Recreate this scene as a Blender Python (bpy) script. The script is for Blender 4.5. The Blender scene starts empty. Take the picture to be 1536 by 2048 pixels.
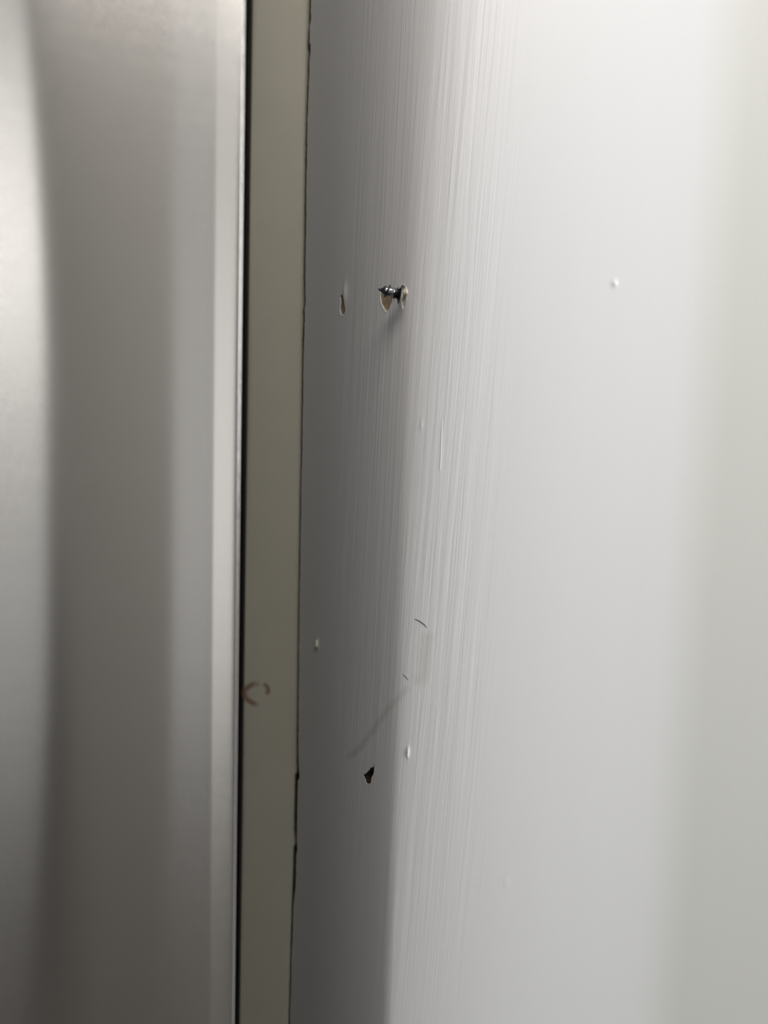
import bpy, bmesh, math, random
import numpy as np
from mathutils import Vector, Matrix

random.seed(4)
S = bpy.context.scene
C = S.collection

# ---------------------------------------------------------------- camera
F = 1479.0                       # focal length in pixels of the 1536x2048 frame
CAM = Vector((0.0, 0.0, 1.35))
up = Vector((443.0, 14300.0, 1479.0)).normalized()      # world up seen by the camera
h = math.sqrt(1 - up.z * up.z)
zc = Vector((0, -h, up.z))
xb = up.z * up.x / h
xc = Vector((math.sqrt(1 - xb * xb - up.x ** 2), xb, up.x))
yc = zc.cross(xc)
RM = Matrix((xc, yc, zc)).transposed()
cam_data = bpy.data.cameras.new('camera')
cam = bpy.data.objects.new('camera', cam_data)
C.objects.link(cam)
cam.matrix_world = Matrix.Translation(CAM) @ RM.to_4x4()
cam_data.sensor_fit = 'VERTICAL'
cam_data.sensor_height = 36.0
cam_data.lens = 36.0 * F / 2048.0
cam_data.clip_start = 0.01
cam_data.dof.use_dof = True
cam_data.dof.focus_distance = 0.292
cam_data.dof.aperture_fstop = 8.0
S.camera = cam

# ---------------------------------------------------------------- world, lights, exposure
w = bpy.data.worlds.new('world'); S.world = w
w.use_nodes = True
bg = w.node_tree.nodes['Background']
bg.inputs[0].default_value = (0.95, 0.97, 1.0, 1)
bg.inputs[1].default_value = 0.08
S.view_settings.view_transform = 'Standard'
S.view_settings.look = 'None'
S.view_settings.exposure = 0.0
S.view_settings.gamma = 1.0
S.view_settings.use_curve_mapping = False


def area(name, loc, aim, sx, sy, power, color):
    d = bpy.data.lights.new(name, 'AREA')
    d.shape = 'RECTANGLE'; d.size = sx; d.size_y = sy
    d.energy = power; d.color = color
    o = bpy.data.objects.new(name, d); C.objects.link(o)
    o.location = loc
    o.rotation_euler = (Vector(aim) - Vector(loc)).to_track_quat('-Z', 'Y').to_euler()
    return o


XR, XL, YB, ZC = 1.3, -1.5, -2.6, 2.5        # room: right, left, back, ceiling
area('window_daylight', (XR + 0.04, -0.50, 1.74), (0.0, -0.50, 1.74), 0.95, 0.9, 23.8, (0.97, 0.985, 1.0))
# light panels added behind the camera for the steel to mirror, tops set apart; power from the radiance wanted
for nm, x, wd, lo, hi in (('left', -0.62, 0.92, 0.34, 2.2), ('middle', 0.36, 0.58, 0.36, 0.4), ('right', 0.98, 0.62, 0.75, 0.8)):
    for z, hh, rad in ((0.92, 1.64, lo), (2.07, 0.62, hi)):
        area(nm + '_added_reflection_light', (x, YB - 0.06, z), (x, 0, z), wd, hh, rad * math.pi * wd * hh, (1.0, 0.98, 0.95))
area('added_fill_light', (0.03, -0.05, 1.86), (0.0, 0.40, 1.58), 0.30, 0.28, 1.72, (1.0, 0.94, 0.88))  # added fill from above, no lamp fitting stands here

# ---------------------------------------------------------------- helpers


def ray(px, py):
    return RM @ Vector((px - 768.0, -(py - 1024.0), -F)).normalized()


def ratio(px, py=1024.0):
    d = ray(px, py)
    return d.x / d.y


def mat(name, color, rough=0.5, metal=0.0, spec=0.5, **kw):
    m = bpy.data.materials.new(name); m.use_nodes = True
    b = m.node_tree.nodes['Principled BSDF']
    b.inputs['Base Color'].default_value = (*color, 1)
    b.inputs['Roughness'].default_value = rough
    b.inputs['Metallic'].default_value = metal
    b.inputs['Specular IOR Level'].default_value = spec
    return m


def noise_color(m, c1, c2, scale, detail=4, vec='Object', stretch=(1, 1, 1), bump=0.0, bscale=None):
    nt = m.node_tree; N = nt.nodes; L = nt.links
    b = N['Principled BSDF']
    tc = N.new('ShaderNodeTexCoord'); mp = N.new('ShaderNodeMapping')
    mp.inputs['Scale'].default_value = stretch
    L.new(tc.outputs[vec], mp.inputs['Vector'])
    n = N.new('ShaderNodeTexNoise'); n.inputs['Scale'].default_value = scale
    n.inputs['Detail'].default_value = detail
    L.new(mp.outputs[0], n.inputs['Vector'])
    r = N.new('ShaderNodeValToRGB')
    r.color_ramp.elements[0].color = (*c1, 1); r.color_ramp.elements[0].position = 0.3
    r.color_ramp.elements[1].color = (*c2, 1); r.color_ramp.elements[1].position = 0.7
    L.new(n.outputs['Fac'], r.inputs[0]); L.new(r.outputs[0], b.inputs['Base Color'])
    if bump:
        bp = N.new('ShaderNodeBump'); bp.inputs['Distance'].default_value = bump
        L.new(n.outputs['Fac'], bp.inputs['Height']); L.new(bp.outputs[0], b.inputs['Normal'])
    return m


def mesh_obj(name, verts, faces, m=None, parent=None, smooth=True, uv=None):
    me = bpy.data.meshes.new(name)
    me.from_pydata([tuple(v) for v in verts], [], faces)
    me.update()
    if smooth:
        me.polygons.foreach_set('use_smooth', [True] * len(me.polygons))
    if uv is not None:
        l = me.uv_layers.new(name='UVMap')
        idx = np.empty(len(me.loops), dtype=np.int32); me.loops.foreach_get('vertex_index', idx)
        l.data.foreach_set('uv', np.asarray(uv, dtype=np.float32)[idx].ravel())
    o = bpy.data.objects.new(name, me)
    if m: me.materials.append(m)
    C.objects.link(o)
    if parent: o.parent = parent
    return o


def grid_faces(nr, nc):
    i = np.arange(nr - 1)[:, None] * nc + np.arange(nc - 1)[None, :]
    i = i.ravel()
    return np.stack([i, i + 1, i + nc + 1, i + nc], 1)


def grid_obj(name, V, m, uv=None, parent=None, smooth=True, flip=False):
    """V: rows x cols x 3 array"""
    nr, nc = V.shape[:2]
    f = grid_faces(nr, nc)
    if flip: f = f[:, ::-1]
    me = bpy.data.meshes.new(name)
    me.vertices.add(nr * nc); me.vertices.foreach_set('co', V.reshape(-1).astype(np.float32))
    me.loops.add(f.size); me.loops.foreach_set('vertex_index', f.ravel().astype(np.int32))
    me.polygons.add(len(f)); me.polygons.foreach_set('loop_start', (np.arange(len(f)) * 4).astype(np.int32))
    if uv is not None:
        l = me.uv_layers.new(name='UVMap')
        l.data.foreach_set('uv', uv.reshape(-1, 2)[f.ravel()].astype(np.float32).ravel())
    me.update(calc_edges=True)
    me.polygons.foreach_set('use_smooth', [smooth] * len(f))
    me.materials.append(m)
    me.validate()
    o = bpy.data.objects.new(name, me); C.objects.link(o)
    if parent: o.parent = parent
    return o


def box(name, a, b, m, parent=None, bevel=0.0, mw=None):
    bm = bmesh.new()
    bmesh.ops.create_cube(bm, size=1)
    a, b = Vector(a), Vector(b)
    for v in bm.verts:
        v.co = Vector(((a.x + b.x) / 2 + v.co.x * (b.x - a.x), (a.y + b.y) / 2 + v.co.y * (b.y - a.y),
                       (a.z + b.z) / 2 + v.co.z * (b.z - a.z)))
    if bevel:
        bmesh.ops.bevel(bm, geom=bm.edges[:], offset=bevel, segments=3, affect='EDGES', profile=0.5)
    if mw is not None: bm.transform(mw)
    me = bpy.data.meshes.new(name); bm.to_mesh(me); bm.free()
    me.materials.append(m)
    o = bpy.data.objects.new(name, me); C.objects.link(o)
    if parent: o.parent = parent
    return o


def struct(o):
    o['kind'] = 'structure'
    return o


def thing(name, label, cat, loc=(0, 0, 0)):
    o = bpy.data.objects.new(name, None); C.objects.link(o)
    o.location = loc; o.empty_display_size = 0.01
    o['label'] = label; o['category'] = cat
    return o


def tag(o, label, cat, group=None):
    o['label'] = label; o['category'] = cat
    if group: o['group'] = group
    return o


# ---------------------------------------------------------------- materials
# painted corner: brushed-on gloss, strokes run up and down and lean a little
def paint_material():
    m = mat('brushed_white_paint', (0.80, 0.80, 0.80), 0.42, spec=0.35)
    nt = m.node_tree; N = nt.nodes; L = nt.links
    b = N['Principled BSDF']
    uv = N.new('ShaderNodeUVMap'); uv.uv_map = 'UVMap'      # u: metres along the wall, v: metres up

    def stretched(sx, sy, scale, detail, rough=0.5, dist=0.0):
        ro = N.new('ShaderNodeMapping'); ro.inputs['Rotation'].default_value = (0, 0, math.radians(2.6))
        mp = N.new('ShaderNodeMapping'); mp.inputs['Scale'].default_value = (sx, sy, 1)
        L.new(uv.outputs[0], ro.inputs['Vector']); L.new(ro.outputs[0], mp.inputs['Vector'])
        n = N.new('ShaderNodeTexNoise'); n.inputs['Scale'].default_value = scale
        n.inputs['Detail'].default_value = detail; n.inputs['Roughness'].default_value = rough
        n.inputs['Distortion'].default_value = dist
        L.new(mp.outputs[0], n.inputs['Vector'])
        return n
    fine = stretched(900, 14, 1, 3, 0.65)
    wide = stretched(260, 6, 1, 2, 0.5)
    lump = stretched(45, 20, 1, 3, 0.5)
    add = N.new('ShaderNodeMath'); add.operation = 'MULTIPLY_ADD'
    L.new(wide.outputs['Fac'], add.inputs[0]); add.inputs[1].default_value = 1.6
    L.new(fine.outputs['Fac'], add.inputs[2])
    # strokes were laid strongest round the corner and thin out beyond it
    sep = N.new('ShaderNodeSeparateXYZ'); L.new(uv.outputs[0], sep.inputs[0])
    mr = N.new('ShaderNodeMapRange'); mr.interpolation_type = 'SMOOTHSTEP'
    mr.inputs['From Min'].default_value = S_ED + 0.020; mr.inputs['From Max'].default_value = S_ED + 0.045
    mr.inputs['To Min'].default_value = 1.0; mr.inputs['To Max'].default_value = 0.10
    L.new(sep.outputs[0], mr.inputs['Value'])
    mr2 = N.new('ShaderNodeMapRange'); mr2.interpolation_type = 'SMOOTHSTEP'
    mr2.inputs['From Min'].default_value = S_ED - 0.06; mr2.inputs['From Max'].default_value = S_ED - 0.02
    mr2.inputs['To Min'].default_value = 0.2; mr2.inputs['To Max'].default_value = 1.0
    L.new(sep.outputs[0], mr2.inputs['Value'])
    mm = N.new('ShaderNodeMath'); mm.operation = 'MULTIPLY'
    L.new(mr.outputs[0], mm.inputs[0]); L.new(mr2.outputs[0], mm.inputs[1])
    mr3 = N.new('ShaderNodeMapRange'); mr3.interpolation_type = 'SMOOTHSTEP'      # less brushed low down
    mr3.inputs['From Min'].default_value = 1.10; mr3.inputs['From Max'].default_value = 1.26
    mr3.inputs['To Min'].default_value = 0.30; mr3.inputs['To Max'].default_value = 1.0
    L.new(sep.outputs[1], mr3.inputs['Value'])
    m4 = N.new('ShaderNodeMath'); m4.operation = 'MULTIPLY'
    L.new(mm.outputs[0], m4.inputs[0]); L.new(mr3.outputs[0], m4.inputs[1])
    bp = N.new('ShaderNodeBump'); bp.inputs['Distance'].default_value = 0.00018
    L.new(m4.outputs[0], bp.inputs['Strength'])
    L.new(add.outputs[0], bp.inputs['Height'])
    bp2 = N.new('ShaderNodeBump'); bp2.inputs['Distance'].default_value = 0.0003
    bp2.inputs['Strength'].default_value = 0.35
    L.new(lump.outputs['Fac'], bp2.inputs['Height']); L.new(bp.outputs[0], bp2.inputs['Normal'])
    L.new(bp2.outputs[0], b.inputs['Normal'])
    # the wall beyond the inner corner at the right has a greener white
    mg = N.new('ShaderNodeMapRange'); mg.interpolation_type = 'SMOOTHSTEP'
    mg.inputs['From Min'].default_value = float(hit(1325, 1024)[0]); mg.inputs['From Max'].default_value = float(hit(1420, 1024)[0])
    L.new(sep.outputs[0], mg.inputs['Value'])
    mx = N.new('ShaderNodeMix'); mx.data_type = 'RGBA'
    mx.inputs['A'].default_value = (0.79, 0.79, 0.795, 1); mx.inputs['B'].default_value = (0.755, 0.76, 0.72, 1)
    L.new(mg.outputs[0], mx.inputs['Factor']); L.new(mx.outputs['Result'], b.inputs['Base Color'])
    return m


M_plain = noise_color(mat('room_wall_paint', (0.4, 0.39, 0.37), 0.7), (0.23, 0.22, 0.21), (0.26, 0.25, 0.24), 6)
M_edge = noise_color(mat('olive_grey_board_paint', (0.5, 0.48, 0.4), 0.55, spec=0.3), (0.50, 0.485, 0.40), (0.525, 0.505, 0.42), 60, bump=0.00005)
M_floor = noise_color(mat('floor_wood', (0.25, 0.2, 0.16), 0.45), (0.13, 0.12, 0.11), (0.18, 0.165, 0.15), 5, stretch=(1, 12, 1))
M_ceil = mat('ceiling_paint', (0.75, 0.74, 0.72), 0.8)
M_door = mat('grey_door_paint', (0.10, 0.10, 0.10), 0.6)
M_refl_block = mat('grey_reflection_block', (0.34, 0.32, 0.30), 0.7)
M_dim = mat('dark_wall_paint', (0.13, 0.115, 0.10), 0.7)
M_dark = mat('dark_cabinet', (0.06, 0.06, 0.065), 0.6)
M_frame = mat('white_frame', (0.8, 0.8, 0.8), 0.4)


def steel_material():
    m = mat('brushed_steel', (0.74, 0.725, 0.70), 0.15, metal=1.0)
    nt = m.node_tree; N = nt.nodes; L = nt.links
    b = N['Principled BSDF']
    uv = N.new('ShaderNodeUVMap'); uv.uv_map = 'UVMap'
    tg = N.new('ShaderNodeTangent'); tg.direction_type = 'UV_MAP'; tg.uv_map = 'UVMap'
    L.new(tg.outputs[0], b.inputs['Tangent'])
    b.inputs['Anisotropic'].default_value = 1.0
    b.inputs['Anisotropic Rotation'].default_value = 0.25
    # brushed grain: hair-fine horizontal furrows that tip the normal up and down
    def grain(su, sv):
        mp = N.new('ShaderNodeMapping'); mp.inputs['Scale'].default_value = (su, sv, 1)
        L.new(uv.outputs[0], mp.inputs['Vector'])
        n = N.new('ShaderNodeTexNoise'); n.inputs['Scale'].default_value = 1; n.inputs['Detail'].default_value = 1
        L.new(mp.outputs[0], n.inputs['Vector'])
        return n
    g1, g2 = grain(4000, 9000), grain(14, 420)
    a = N.new('ShaderNodeMath'); a.operation = 'MULTIPLY_ADD'; a.inputs[1].default_value = 0.65; a.inputs[2].default_value = -0.325
    L.new(g1.outputs['Fac'], a.inputs[0])
    b_ = N.new('ShaderNodeMath'); b_.operation = 'MULTIPLY_ADD'; b_.inputs[1].default_value = 0.02 
    L.new(g2.outputs['Fac'], b_.inputs[0]); L.new(a.outputs[0], b_.inputs[2])
    c_ = N.new('ShaderNodeMath'); c_.operation = 'SUBTRACT'; c_.inputs[1].default_value = 0.01
    L.new(b_.outputs[0], c_.inputs[0])
    cb = N.new('ShaderNodeCombineXYZ'); L.new(c_.outputs[0], cb.inputs['Z'])
    ge = N.new('ShaderNodeNewGeometry')
    ad = N.new('ShaderNodeVectorMath'); ad.operation = 'ADD'
    L.new(ge.outputs['Normal'], ad.inputs[0]); L.new(cb.outputs[0], ad.inputs[1])
    no = N.new('ShaderNodeVectorMath'); no.operation = 'NORMALIZE'; L.new(ad.outputs[0], no.inputs[0])
    L.new(no.outputs[0], b.inputs['Normal'])
    return m


M_steel = steel_material()

# ---------------------------------------------------------------- plan profile of the painted corner
PX = [570, 600, 700, 770, 796, 818, 840, 900, 960, 1050, 1150, 1250, 1340, 1400, 1440, 1536, 2200]
NN = [-58, -57, -56, -55, -51, -17, -12, -8, -4, 0, 3, 4, 3, -1, -5, -5, -5]


def integrate(pxs, nns, px0, y0, step=1.0):
    def run(a, b):
        out = []
        y = y0; px = px0
        sgn = 1 if b > a else -1
        t = ratio(px)
        while (px - b) * sgn < 0:
            px2 = px + sgn * step
            t2 = ratio(px2)
            n = math.radians(np.interp((px + px2) / 2, pxs, nns))
            tm = (t + t2) / 2
            dx = y * (t2 - t) / (1 - tm * math.tan(n))
            y += dx * math.tan(n)
            px, t = px2, t2
            out.append((px, t * y, y))
        return out
    left = run(px0, pxs[0])[::-1]
    right = run(px0, pxs[-1])
    return np.array(left + [(px0, ratio(px0) * y0, y0)] + right)


# the corner is crisp low down and softly rounded higher up
PXT = [570, 600, 700, 740, 780, 808, 840, 880, 920, 960, 1050, 1150, 1250, 1340, 1400, 1440, 1536, 2200]
NNT = [-58, -57, -56, -54, -48, -39, -26, -15, -8, -4, 0, 3, 4, 3, -1, -5, -5, -5]
P = integrate(PX, NN, 808, 0.290)
PT = integrate(PXT, NNT, 808, 0.290)
DY_T = PT[:, 2] - P[:, 2]
RAT = P[:, 1] / P[:, 2]
# extend with a straight run to the room's right wall
d = P[-1, 1:] - P[-6, 1:]; d /= np.linalg.norm(d)
far_x = XR + 0.05
t_ = (far_x - P[-1, 1]) / d[0]
PXY = np.vstack([P[:, 1:], P[-1, 1:] + d * t_])
SEG = np.concatenate([[0], np.cumsum(np.linalg.norm(np.diff(PXY, axis=0), axis=1))])


def blend(z):
    return np.clip((z - 1.10) / 0.40, 0, 1.1) ** 1.3


def hit(px, py):
    """where the view ray of a pixel meets the painted corner: (s along the wall, z)"""
    dr = ray(px, py)
    r = dr.x / dr.y
    y = np.interp(r, RAT, P[:, 2])
    s = np.interp(r, RAT, SEG[:len(RAT)])
    y += np.interp(r, RAT, DY_T) * blend(CAM.z + dr.z / dr.y * y)
    z = CAM.z + dr.z / dr.y * y
    return s, z


def at(s, z=1.1):
    x = np.interp(s, SEG, PXY[:, 0]); y = np.interp(s, SEG, PXY[:, 1])
    k = 1 + np.interp(s, SEG[:len(DY_T)], DY_T, right=DY_T[-1]) * blend(np.asarray(z, float)) / np.interp(s, SEG[:len(DY_T)], P[:, 2])
    return x * k, y * k


def normal(s, z=1.1):
    a = np.array(at(s - 0.0005, z)); b = np.array(at(s + 0.0005, z))
    t = (b - a); t = t / np.linalg.norm(t, axis=0)
    return t[1], -t[0]            # towards the room


def wpt(s, z, off=0.0):
    x, y = at(s, z); nx, ny = normal(s, z)
    return Vector((x + nx * off, y + ny * off, z))


S_ED = float(hit(808, 1024)[0])
M_paint = paint_material()

# strip (front edge of the board beside the fridge): a plane facing the room
sx, sy = at(np.interp(ratio(598), RAT, SEG[:len(RAT)]))
SN = math.radians(6.0)
STRIP_P = Vector((sx, sy + 0.001, 0)); STRIP_N = Vector((math.sin(SN), -math.cos(SN), 0))


def strip_hit(px, py, back=0.0):
    dr = ray(px, py)
    t = (STRIP_P - CAM).dot(STRIP_N) / dr.dot(STRIP_N)
    p = CAM + dr * t
    return p - STRIP_N * back


# ---------------------------------------------------------------- crack line between strip and corner
CR = [(-400, 625, 4), (0, 620, 4), (40, 619, 4), (55, 619.5, 4.5), (62, 617, 4), (84, 616.5, 4), (90, 615, 5.5), (96, 615, 4), (102, 618.6, 3.5), (108, 619, 5), (126, 617, 5), (133, 615.5, 5), (150, 616.5, 4), (200, 614, 3.5),
      (300, 611.5, 3.5), (420, 610, 3.5), (500, 609, 3.5), (560, 608, 3.2), (610, 609.3, 3.2), (622, 606.5, 4), (650, 607, 3.5), (680, 605, 4), (700, 605.5, 3), (900, 603, 2.6), (1000, 601, 2.6), (1200, 598, 2.6),
      (1300, 597, 2.6), (1420, 595.5, 3), (1480, 594, 4), (1530, 594, 5.5), (1546, 595, 6), (1550, 590, 6.5), (1600, 589, 7), (1660, 588, 7), (1675, 590, 5), (1690, 592, 5),
      (1696, 587, 7), (1740, 586, 7), (1775, 585, 6), (1800, 584, 4), (1900, 581, 3), (2048, 577, 3), (2500, 568, 3)]
rw = random.Random(9)
cr_z, cr_x, cr_w = [], [], []
for py, px, wd in CR:
    dr = strip_hit(px, py)
    cr_z.append(dr.z); cr_x.append(dr.x); cr_w.append(wd * (0.85 if py < 450 else 1.0 if py < 1400 else 1.25) * 0.345 / F)
cr_z, cr_x, cr_w = map(lambda a: np.array(a)[::-1], (cr_z, cr_x, cr_w))


def crack(z):
    j = 0.00009 * np.sin(z * 1900) + 0.00007 * np.sin(z * 3700 + 1) + 0.00006 * np.sin(z * 811)
    return np.interp(z, cr_z, cr_x) + j, np.interp(z, cr_z, cr_w)


# ---------------------------------------------------------------- painted corner mesh with pits and blobs
def poly_mask(s, z, pts, soft):
    """signed-distance mask of a polygon given in pixels; 1 inside, 0 outside with a soft rim of `soft` metres"""
    q = np.array([hit(*p) for p in pts])
    n = len(q)
    dmin = np.full(s.shape, 1e9); inside = np.zeros(s.shape, bool)
    for i in range(n):
        a, b = q[i], q[(i + 1) % n]
        ab = b - a; L2 = ab @ ab
        t = np.clip(((s - a[0]) * ab[0] + (z - a[1]) * ab[1]) / L2, 0, 1)
        dd = np.hypot(s - a[0] - t * ab[0], z - a[1] - t * ab[1])
        dmin = np.minimum(dmin, dd)
        c = ((a[1] > z) != (b[1] > z))
        with np.errstate(divide='ignore', invalid='ignore'):
            xi = a[0] + (z - a[1]) * ab[0] / (ab[1] if ab[1] else 1e-12)
        inside ^= c & (s < xi)
    sd = np.where(inside, dmin, -dmin)
    return np.clip(sd / soft + 0.5, 0, 1), sd


CHIP_MAIN = [(762, 580), (770, 578), (783, 586), (783, 596), (781, 608), (777, 619), (772, 622), (768, 616), (763, 606), (761, 594)]
CHIP_HEAD = [(802, 573), (808, 573), (812, 582), (811, 598), (810, 610), (806, 617), (803, 608)]
CHIP_SMALL = [(681, 592), (685, 590), (688, 596), (689, 610), (690, 622), (687, 630), (682, 628), (680, 618), (681, 604)]
RUST = [(735, 1545), (742, 1536), (748, 1535), (747, 1546), (743, 1554), (741, 1566), (734, 1567), (731, 1560), (729, 1550)]
feat = [hit(772, 600), hit(805, 592), hit(685, 610), hit(739, 1552), hit(635, 1285), hit(1229, 569), hit(816, 1505), hit(880, 900)]


def axis(lo, hi, base, centres, half, fine):
    a = list(np.arange(lo, hi, base))
    for c in centres:
        a = [v for v in a if abs(v - c) > half]
        a += list(np.arange(c - half, c + half, fine))
    a.append(hi)
    a = np.array(sorted(a))
    keep = np.concatenate([[True], np.diff(a) > fine * 0.5])
    return a[keep]


s0 = hit(600, 1024)[0]
s_vis = hit(1700, 1024)[0]
zlo, zhi = 0.98, 1.66
sA = axis(0.0, s_vis, 0.001, [f[0] for f in feat[:7]], 0.0035, 0.00022)
sA = np.concatenate([sA, np.linspace(s_vis + 0.02, SEG[-1], 12)])
zA = axis(zlo, zhi, 0.0016, [f[1] for f in feat[:7]], 0.0050, 0.00025)
zA = np.concatenate([[0.0, 0.3, 0.6, 0.8, 0.9], zA, [1.8, 2.1, ZC]])
SS, ZZ = np.meshgrid(sA, zA)
SS = SS.copy()
# left rim follows the crack
cx, cw = crack(ZZ)
# s whose x equals crack + width
left_s = np.interp(cx + cw, PXY[:, 0], SEG)
S_BL = 0.045
k = np.clip(SS / S_BL, 0, 1)
SS = np.where(SS < S_BL, left_s + (S_BL - left_s) * k, SS)
X0, Y0 = at(SS, ZZ)
NX, NY = normal(SS, ZZ)
OFF = np.zeros_like(SS)
for poly, depth, soft in ((CHIP_MAIN, 0.0020, 0.0002), (CHIP_HEAD, 0.0016, 0.0002), (CHIP_SMALL, 0.0018, 0.0002), (RUST, 0.007, 0.0002)):
    mk, sd = poly_mask(SS, ZZ, poly, soft)
    OFF -= depth * mk
    OFF += 0.00007 * np.exp(-((sd + soft) / 0.0006) ** 2)       # raised lip of the paint film round the break


def blob(px, py, rs, rz, hgt, p=2):
    global OFF
    s, z = hit(px, py)
    OFF += hgt * np.exp(-(((SS - s) / rs) ** 2 + ((ZZ - z) / rz) ** 2) ** (p / 2))


blob(635, 1287, 0.0012, 0.0020, 0.0006)
blob(1229, 567, 0.0011, 0.0013, 0.0004)
blob(816, 1504, 0.0006, 0.0020, 0.0006)
blob(690, 588, 0.0018, 0.0040, 0.0006)
blob(1012, 1765, 0.0004, 0.0016, 0.0003)
blob(843, 850, 0.0004, 0.0004, 0.0003)
V = np.stack([X0 + NX * OFF, Y0 + NY * OFF, ZZ], -1)
# return the left rim back into the crack
ret = V[:, :1, :].copy()
ret2 = ret + np.array([0.0008, 0.02, 0.0])
Vw = np.concatenate([ret2, ret + np.array([0.0003, 0.0012, 0.0]), V], 1)
UV = np.stack([SS, ZZ], -1)
UVw = np.concatenate([UV[:, :1] - [0.02, 0], UV[:, :1] - [0.001, 0], UV], 1)
corner = grid_obj('wall_front', Vw, M_paint, UVw)
struct(corner)


# ---- chips: what shows under the broken paint
def patch(name, poly, depth, m, parent, grow=0.0004, bowl=0.0004, n=26, seed=1, wob=0.00012):
    q = np.array([hit(*p) for p in poly])
    lo, hi = q.min(0) - grow, q.max(0) + grow
    s = np.linspace(lo[0], hi[0], n); z = np.linspace(lo[1], hi[1], n)
    A, B = np.meshgrid(s, z)
    mk, sd = poly_mask(A, B, poly, 0.0005)
    X, Y = at(A, B); nx, ny = normal(A, B)
    rr = np.random.RandomState(seed)
    o = -depth - bowl * mk + wob * (np.sin(A * 5200 + seed) * np.cos(B * 2300) + rr.rand(*A.shape) * 0.7)
    return grid_obj(name, np.stack([X + nx * o, Y + ny * o, B], -1), m, np.stack([A, B], -1), parent)


M_wood = noise_color(mat('bare_wood', (0.5, 0.38, 0.26), 0.8), (0.27, 0.19, 0.12), (0.52, 0.42, 0.29), 500, stretch=(2, 2, 0.5), bump=0.0002)
M_plaster = noise_color(mat('bare_plaster', (0.8, 0.76, 0.66), 0.9), (0.70, 0.62, 0.50), (0.86, 0.83, 0.74), 700, bump=0.0003)
M_rust = noise_color(mat('rust', (0.12, 0.05, 0.015), 0.9), (0.008, 0.003, 0.001), (0.07, 0.032, 0.012), 900, bump=0.0003)
M_pale = noise_color(mat('pale_chip', (0.7, 0.66, 0.5), 0.7), (0.68, 0.63, 0.47), (0.80, 0.77, 0.62), 900)
p1 = patch('exposed_wood', CHIP_MAIN, 0.00018, M_wood, corner, seed=3); p1['label'] = 'beige bare patch under broken paint below the screw'
p2 = patch('exposed_plaster', CHIP_HEAD, 0.00018, M_plaster, corner, seed=5); p2['label'] = 'whitish broken plaster beside the screw head'
p3 = patch('exposed_wood', CHIP_SMALL, 0.00018, M_wood, corner, seed=8); p3['label'] = 'small tan chip in the shaded paint left of the screw'


def lump(name, c, r, m, parent, seed=0, flat=(1, 1, 1), rough=0.25, basis=None, sub=3):
    bm = bmesh.new(); bmesh.ops.create_icosphere(bm, subdivisions=sub, radius=1)
    rr = random.Random(seed)
    ph = [rr.uniform(0, 6) for _ in range(6)]
    for v in bm.verts:
        k = 1 + rough * (math.sin(v.co.x * 3.1 + ph[0]) * math.cos(v.co.y * 2.7 + ph[1]) + 0.5 * math.sin(v.co.z * 5 + ph[2]) + 0.3 * math.sin(v.co.x * 8 + ph[3]))
        v.co = Vector((v.co.x * flat[0], v.co.y * flat[1], v.co.z * flat[2])) * r * k
    for f in bm.faces: f.smooth = True
    me = bpy.data.meshes.new(name); bm.to_mesh(me); bm.free(); me.materials.append(m)
    o = bpy.data.objects.new(name, me); C.objects.link(o); o.location = c
    if parent: o.parent = parent
    return o


l1 = lump('plaster_crumb', wpt(*hit(812, 584), -0.0003), 0.0012, M_plaster, corner, 3, (0.75, 0.7, 1.7), 0.4); l1['label'] = 'off-white plaster crumb behind the screw head'
l2 = lump('paint_flake', wpt(*hit(635, 1288), 0.0005), 0.0011, M_pale, corner, 6, (0.75, 0.6, 1.7), 0.15); l2['label'] = 'pale yellowish flake on the shaded paint'
M_drop = mat('white_drop', (0.9, 0.9, 0.9), 0.3)
l3 = lump('paint_drip', wpt(*hit(816, 1507), 0.0002), 0.0007, M_drop, corner, 8, (0.6, 0.5, 2.4), 0.1); l3['label'] = 'small white paint drip below the hairs'


# rusty hole: liner tube in the pit
def rust_liner():
    q = [hit(*p) for p in RUST]
    cs = sum(a for a, b in q) / len(q); cz = sum(b for a, b in q) / len(q)
    vs, fs = [], []
    levels = [(1.12, 0.00006), (0.92, -0.0005), (0.75, -0.003), (0.5, -0.0055)]
    # resample outline
    pts = []
    for i in range(len(q)):
        a, b = q[i], q[(i + 1) % len(q)]
        for t in (0, 0.33, 0.66): pts.append((a[0] + (b[0] - a[0]) * t, a[1] + (b[1] - a[1]) * t))
    for g, off in levels:
        for i, (a, b) in enumerate(pts):
            j = 1 + 0.06 * math.sin(i * 2.3 + g * 9)
            vs.append(wpt(cs + (a - cs) * g * j, cz + (b - cz) * g * j, off))
    n = len(pts)
    for l in range(len(levels) - 1):
        for i in range(n):
            fs.append((l * n + i, l * n + (i + 1) % n, (l + 1) * n + (i + 1) % n, (l + 1) * n + i))
    fs.append(tuple(range(3 * n, 4 * n)))
    o = mesh_obj('rusty_hole', vs, fs, M_rust, corner)
    o['label'] = 'small rust-edged dark hole'
    return o


rust_liner()
M_smear = mat('smear', (0.5, 0.46, 0.38), 0.6)

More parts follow.
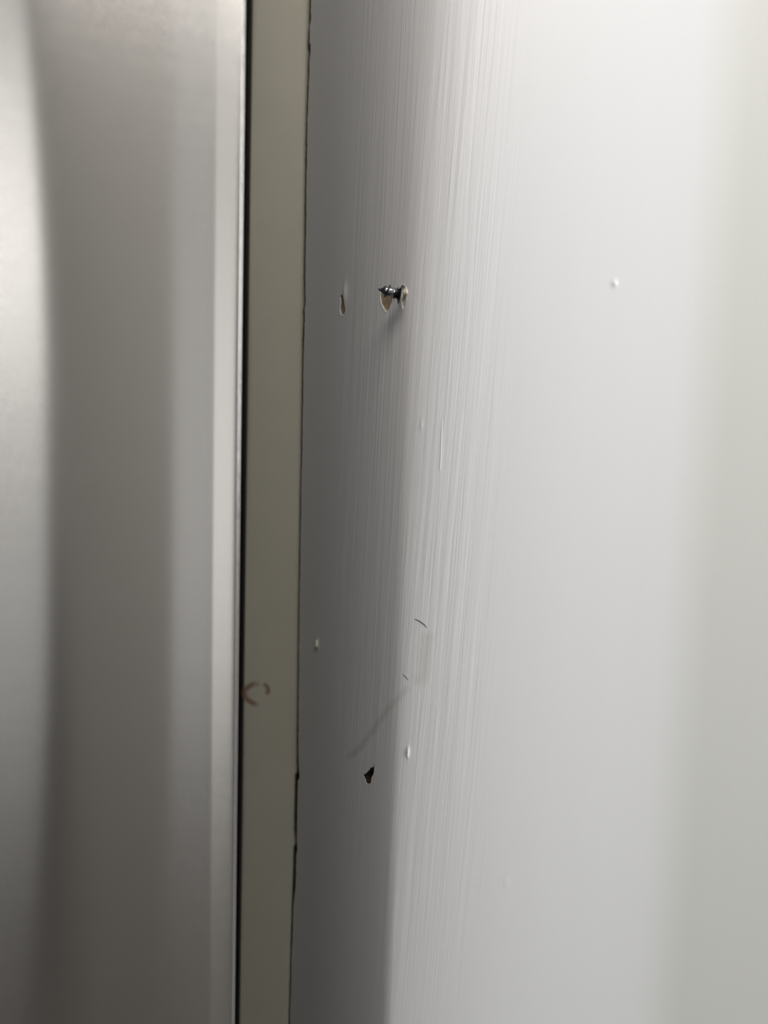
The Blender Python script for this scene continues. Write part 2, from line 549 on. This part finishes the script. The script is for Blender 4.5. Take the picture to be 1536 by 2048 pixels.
# ---------------------------------------------------------------- strip board
ZS = np.concatenate([[0.0, 0.5, 0.9], np.arange(0.98, 1.70, 0.0012), [1.9, ZC]])
lx0, lx1 = strip_hit(505, 0), strip_hit(479.5, 2048)
rows = []
for z in ZS:
    c, wd = crack(z)
    lx = lx1.x + (lx0.x - lx1.x) * (z - lx1.z) / (lx0.z - lx1.z)
    if z < 0.95 or z > 1.75: lx = (lx0.x if z > 1 else lx1.x)
    def py(x): return STRIP_P.y + (x - STRIP_P.x) * math.tan(SN)
    row = [(lx - 0.12, py(lx) + 0.55, z), (lx - 0.0006, py(lx) + 0.0012, z), (lx + 0.0002, py(lx) + 0.0002, z)]
    for k in np.linspace(0.03, 0.94, 14):
        x = lx + (c - lx) * k
        row.append((x, py(x) + 0.00015 * math.sin(z * 31 + x * 90), z))
    row += [(c - 0.0008, py(c), z), (c - 0.0002, py(c) + 0.0002, z), (c, py(c) + 0.0010, z), (c + 0.0002, py(c) + 0.02, z)]
    rows.append(row)
Vs = np.array(rows)
strip = grid_obj('trim_1', Vs, M_edge)
struct(strip)

# reddish ring stain on the strip: thin dried marks
M_stain = mat('brown_stain', (0.33, 0.20, 0.13), 0.7)


def ribbon(name, pts, width, m, parent, f, off=0.00008, wfun=None, seg=24):
    """a thin flat dried mark lying on a surface; pts in pixels, width in px"""
    P_ = []
    n = len(pts)
    for i in range(seg):
        t = i / (seg - 1) * (n - 1); a = int(min(t, n - 2)); u = t - a
        p0 = pts[max(a - 1, 0)]; p1_ = pts[a]; p2_ = pts[a + 1]; p3_ = pts[min(a + 2, n - 1)]
        c = [0.5 * ((2 * p1_[k]) + (-p0[k] + p2_[k]) * u + (2 * p0[k] - 5 * p1_[k] + 4 * p2_[k] - p3_[k]) * u * u + (-p0[k] + 3 * p1_[k] - 3 * p2_[k] + p3_[k]) * u ** 3) for k in (0, 1)]
        P_.append(c)
    vs, fs = [], []
    for i, c in enumerate(P_):
        a = P_[max(i - 1, 0)]; b = P_[min(i + 1, seg - 1)]
        dx, dy = b[0] - a[0], b[1] - a[1]; l = math.hypot(dx, dy) or 1
        wd = width * (wfun(i / (seg - 1)) if wfun else math.sin(math.pi * (0.08 + 0.84 * i / (seg - 1))) ** 0.5) / 2
        for s_ in (-1, -0.55, 0, 0.55, 1):
            vs.append(f(c[0] - dy / l * wd * s_, c[1] + dx / l * wd * s_, off))
    for i in range(seg - 1):
        for k in range(4):
            fs.append((i * 5 + k, i * 5 + k + 1, i * 5 + k + 6, i * 5 + k + 5))
    return mesh_obj(name, vs, fs, m, parent)


def on_strip(px, py, off): return strip_hit(px, py, -off - 0.0002)
def on_wall(px, py, off): return wpt(*hit(px, py), off)


def soft_mat(name, color, alpha, rough=0.6):
    """a translucent stain film, fading towards its rim"""
    m = mat(name, color, rough)
    nt = m.node_tree; N = nt.nodes; L = nt.links
    at_ = N.new('ShaderNodeAttribute'); at_.attribute_name = 'film'
    mu = N.new('ShaderNodeMath'); mu.operation = 'MULTIPLY'; mu.inputs[1].default_value = alpha
    L.new(at_.outputs['Fac'], mu.inputs[0]); L.new(mu.outputs[0], N['Principled BSDF'].inputs['Alpha'])
    return m


def film(o):
    """film density 1 on the middle line of a ribbon, 0 at its rims and ends"""
    me = o.data; n = len(me.vertices)
    a = me.attributes.new('film', 'FLOAT', 'POINT')
    seg = n // 5
    v = []
    for i in range(seg):
        e = min(1, i / 5, (seg - 1 - i) / 5)
        v += [0.0, 0.5 * e, e, 0.5 * e, 0.0]
    a.data.foreach_set('value', v)
    return o


M_ring = soft_mat('dried_brown_ring', (0.30, 0.15, 0.09), 0.6)
st = film(ribbon('stain', [(521, 1370), (510, 1367), (498, 1372), (489, 1381), (490, 1392), (499, 1401), (511, 1407), (518, 1404)], 15, M_ring, strip, on_strip, wfun=lambda t: 1))
st['label'] = 'reddish brown broken ring stain'
film(ribbon('stain', [(526, 1366), (534, 1372), (537, 1381), (532, 1389)], 12, M_ring, strip, on_strip, wfun=lambda t: 1))
M_scuff = soft_mat('dark_scuff', (0.35, 0.30, 0.24), 0.12)
sc1 = film(ribbon('scuff', [(822, 1368), (800, 1392), (775, 1420), (745, 1462), (715, 1500), (690, 1520)], 20, M_scuff, corner, on_wall, wfun=lambda t: 1, seg=40))
sc1['label'] = 'faint diagonal smear above the rusty hole'
M_yel = soft_mat('yellow_film', (0.62, 0.60, 0.44), 0.17)
sc2 = film(ribbon('stain', [(858, 1258), (852, 1290), (848, 1320), (846, 1350), (826, 1368)], 40, M_yel, corner, on_wall, wfun=lambda t: 1, seg=40))
sc2['label'] = 'faint yellowish stain beside the short hairs'


# ---------------------------------------------------------------- hairs
M_hair = mat('hair', (0.03, 0.028, 0.028), 0.4)


def hair(pts, r, label, name='hair', m=None, parent=None):
    cu = bpy.data.curves.new(name, 'CURVE'); cu.dimensions = '3D'; cu.bevel_depth = r; cu.bevel_resolution = 2
    sp = cu.splines.new('NURBS'); sp.points.add(len(pts) - 1); sp.use_endpoint_u = True; sp.order_u = 3
    for i, (px, py, off) in enumerate(pts):
        v = wpt(*hit(px, py), off); sp.points[i].co = (*v, 1)
        sp.points[i].radius = 0.45 if i in (0, len(pts) - 1) else 1
    cu.materials.append(m or M_hair)
    ob = bpy.data.objects.new(name, cu)
    C.objects.link(ob)
    dg = bpy.context.evaluated_depsgraph_get()
    me = bpy.data.meshes.new_from_object(ob.evaluated_get(dg))
    bpy.data.objects.remove(ob)
    o = bpy.data.objects.new(name, me); C.objects.link(o)
    if parent:
        o.parent = parent; o['label'] = label
        return o
    return tag(o, label, 'hair')


hair([(829, 1238, 0.00007), (836, 1240, 0.00012), (844, 1245, 0.00012), (852, 1252, 0.00008), (854, 1256, 0.00005)], 0.00013, 'longer curved dark hair stuck on the lit white paint')
hair([(806, 1348, 0.00007), (811, 1353, 0.00012), (817, 1360, 0.00007)], 0.00012, 'shorter dark hair stuck on the paint near the shadow edge')

hair([(884, 838, 0.00001), (884, 860, 0.00004), (882.5, 890, 0.00005), (882, 915, 0.00005), (880, 938, 0.00007), (880, 943, 0.00001)], 0.00014, 'thin raised white paint ridge beside the brush strokes', 'paint_ridge', M_drop, corner)
hair([(868, 1398, 0.0), (874, 1412, 0.00002), (879, 1430, 0.0)], 0.00008, 'fine short scratch ridge in the paint', 'paint_ridge', M_drop, corner)

# ---------------------------------------------------------------- screw
M_screw = noise_color(mat('dark_zinc', (0.3, 0.3, 0.32), 0.22, metal=1.0), (0.20, 0.21, 0.22), (0.55, 0.56, 0.58), 900, bump=0.00006)
M_black = noise_color(mat('blackened_steel', (0.04, 0.04, 0.042), 0.35, metal=0.8), (0.02, 0.02, 0.022), (0.07, 0.07, 0.07), 900)
PXM = 0.29 / F                     # metres per pixel at the screw
hp = wpt(*hit(804, 588), 0.0)      # head centre near the wall surface
hdir = ray(801, 589)
head_c = CAM + hdir * ((hp.y - CAM.y - 0.0042) / hdir.y)
ax = Vector((-0.975, -0.07, 0.19)).normalized()
root = thing('screw', 'dark metal screw sticking out of the shaded painted corner', 'screw', head_c)
side = Vector((0, 0, 1)); e1 = (side - ax * side.dot(ax)).normalized(); e2 = ax.cross(e1)


def lathe(name, prof, m, parent, n=40):
    vs, fs = [], []
    for t, r in prof:
        for i in range(n):
            a = 2 * math.pi * i / n
            vs.append(ax * t + (e1 * math.cos(a) + e2 * math.sin(a)) * r)
    for j in range(len(prof) - 1):
        for i in range(n):
            fs.append((j * n + i, j * n + (i + 1) % n, (j + 1) * n + (i + 1) % n, (j + 1) * n + i))
    fs.append(tuple(range(n))[::-1]); fs.append(tuple(range((len(prof) - 1) * n, len(prof) * n)))
    return mesh_obj(name, vs, fs, m, parent)


u = PXM
lathe('head', [(-0.9 * u, 14 * u), (-0.4 * u, 18 * u), (0.6 * u, 18.6 * u), (1.4 * u, 18 * u), (1.9 * u, 16.5 * u), (2.6 * u, 13.5 * u), (4.2 * u, 11 * u), (6.5 * u, 9 * u)], M_black, root)
lathe('shank', [(6 * u, 9.2 * u), (20 * u, 9.0 * u), (29 * u, 8.4 * u), (35 * u, 6.6 * u), (38 * u, 3.6 * u), (41 * u, 3.0 * u), (43.5 * u, 2.0 * u), (44.2 * u, 0.6 * u)], M_screw, root)


def thread(name, t0, t1, turns, r0, r1, hgt, thick, m, parent, phase=0.0, n=70):
    vs, fs = [], []
    for i in range(n + 1):
        k = i / n; a = phase + 2 * math.pi * turns * k; t = t0 + (t1 - t0) * k
        taper = min(1, 8 * k, 8 * (1 - k))
        rb = r0 + (r1 - r0) * k
        dr_ = e1 * math.cos(a) + e2 * math.sin(a)
        vs.append(ax * (t - thick) + dr_ * rb * 0.9)
        vs.append(ax * (t - thick * 0.25) + dr_ * (rb + hgt * taper))
        vs.append(ax * (t + thick * 0.25) + dr_ * (rb + hgt * taper))
        vs.append(ax * (t + thick) + dr_ * rb * 0.9)
    for i in range(n):
        for k in range(3):
            fs.append((i * 4 + k, i * 4 + k + 1, i * 4 + k + 5, i * 4 + k + 4))
    return mesh_obj(name, vs, fs, m, parent, smooth=False)


thread('thread', 33 * u, 21 * u, 1.35, 7.0 * u, 8.2 * u, 5.2 * u, 2.6 * u, M_black, root, phase=-0.4)
thread('thread', 13 * u, 6 * u, 1.2, 8.2 * u, 8.6 * u, 4.0 * u, 1.8 * u, M_black, root, phase=0.6)

# ---------------------------------------------------------------- fridge
A = math.radians(12.0)                       # its front faces a little to the right
fx = Vector((math.cos(A), math.sin(A), 0))   # along the front, to the right
fn = Vector((math.sin(A), -math.cos(A), 0))  # out of the front
FY = 0.185
d440 = ray(426, 1024)
Q = CAM + d440 * (FY / d440.y); Q.z = 0      # where flat front turns into the rounded edge
fridge = thing('refrigerator', 'stainless steel refrigerator with rounded door edge, left of the narrow board', 'refrigerator', (Q.x, Q.y, 0))
R_E = 0.0066
Z0, Z1 = 0.06, 1.78


def bow(x):                                   # gently bowed front: level at the middle, falling off to the edge
    return -(x + 0.03) ** 2 / (2 * 1.15) + 0.03 ** 2 / 2.3 if x > -0.10 else bow(-0.0999) + (x + 0.0999) * 0.0608


prof = []                                     # (along, out)
for x in np.concatenate([np.linspace(-0.66, -0.10, 15), np.linspace(-0.095, 0, 60)]):
    prof.append((x, bow(x)))
ea = np.interp(np.linspace(0, 1, 100), [0, 0.08, 0.84, 0.86, 1.0], [1.5, 3, 7, 52, 90])      # edge rolls over slowly, then tightly
er = np.zeros((100, 2))
for i in range(1, 100):
    am = math.radians((ea[i] + ea[i - 1]) / 2)
    er[i] = er[i - 1] + np.array([math.cos(am), -math.sin(am)]) / 100
er *= R_E / er[-1, 0]
R_D = -er[-1, 1]
for a_, o_ in er[1:]:
    prof.append((a_, o_))
for y in (-R_D - 0.002, -R_D - 0.004):            # folded lip of the steel skin
    prof.append((R_E, y))
prof = np.array(prof)
seg = np.concatenate([[0], np.cumsum(np.linalg.norm(np.diff(prof, axis=0), axis=1))])
zz = np.concatenate([[Z0, Z0 + 0.003], np.linspace(0.2, 1.7, 60), [Z1 - 0.003, Z1]])
Vd = np.zeros((len(zz), len(prof), 3)); Ud = np.zeros((len(zz), len(prof), 2))
for i, z in enumerate(zz):
    ins = 0.003 if i in (0, len(zz) - 1) else 0
    for j, (a_, o_) in enumerate(prof):
        v = fx * (a_ - (ins if a_ > 0 else 0)) + fn * (o_ - ins)
        Vd[i, j] = (v.x, v.y, z); Ud[i, j] = (seg[j], z)
door = grid_obj('door_panel', Vd, M_steel, Ud, fridge)
RF = Matrix(((fx.x, -fn.x, 0, 0), (fx.y, -fn.y, 0, 0), (0, 0, 1, 0), (0, 0, 0, 1)))    # local x along front, y into the fridge
M_body = mat('fridge_side', (0.03, 0.03, 0.03), 0.6, spec=0.2)
M_gask = mat('door_gasket', (0.03, 0.03, 0.03), 0.8)
box('door_liner', (-0.655, 0.003 + R_D, Z0 + 0.006), (R_E - 0.0004, 0.055, Z1 - 0.006), M_body, fridge, mw=RF)
box('gasket', (-0.64, 0.055, Z0 + 0.02), (R_E - 0.012, 0.066, Z1 - 0.02), M_gask, fridge, mw=RF)
box('cabinet_body', (-0.655, 0.066, 0.02), (R_E - 0.001, 0.56, Z1), M_body, fridge, 0.004, RF)
for x in (-0.6, -0.04):
    for y in (0.1, 0.5):
        box('foot', (x - 0.02, y - 0.02, 0.0), (x + 0.02, y + 0.02, 0.021), M_gask, fridge, 0.002, RF)

# ---------------------------------------------------------------- room
T = 0.1
yfar = float(PXY[-1, 1])
struct(box('floor', (XL - T, YB - T, -0.05), (XR + T, 1.2, 0), M_floor))
struct(box('ceiling', (XL - T, YB - T, ZC), (XR + T, 1.2, ZC + 0.05), M_ceil))
struct(box('wall_left', (XL - T, YB, 0), (XL, 1.2, ZC), M_dim))
struct(box('wall_niche', (XL, 1.1, 0), (XR, 1.2, ZC), M_plain))
# back wall, left open where the added light panels shine in
DX0, DX1 = -0.10, 0.36
wb = struct(box('wall_back', (XL, YB - T, 0), (-1.08, YB, ZC), M_plain))
box('wall_panel', (-1.08, YB - T, 0), (XR, YB, 0.10), M_plain, wb)
box('wall_panel', (-1.08, YB - T, 2.40), (XR, YB, ZC), M_plain, wb)
box('wall_panel', (-0.16, YB - T, 0.10), (0.07, YB, 2.40), M_plain, wb)
box('mullion', (0.655, YB - T, 0.10), (0.668, YB, 2.40), M_frame, wb)
refl_block = struct(box('added_reflection_block', (-0.112, -1.35, 0), (0.165, -1.05, ZC), M_refl_block))  # unseen block added to give the steel its dark reflected band
for v in refl_block.data.vertices:                 # tapered so the dark band mirrored in the steel slants
    if v.co.x < 0: v.co.x = -0.155 if v.co.z > 1 else -0.035
# right wall with the window opening
WY0, WY1, WZ0, WZ1 = -0.98, -0.02, 1.28, 2.20
rwp = struct(box('wall_right', (XR, YB - T, 0), (XR + T, WY0, ZC), M_plain))
box('wall_panel', (XR, WY1, 0), (XR + T, 1.2, ZC), M_plain, rwp)
box('wall_panel', (XR, WY0, 0), (XR + T, WY1, WZ0), M_plain, rwp)
box('wall_panel', (XR, WY0, WZ1), (XR + T, WY1, ZC), M_plain, rwp)
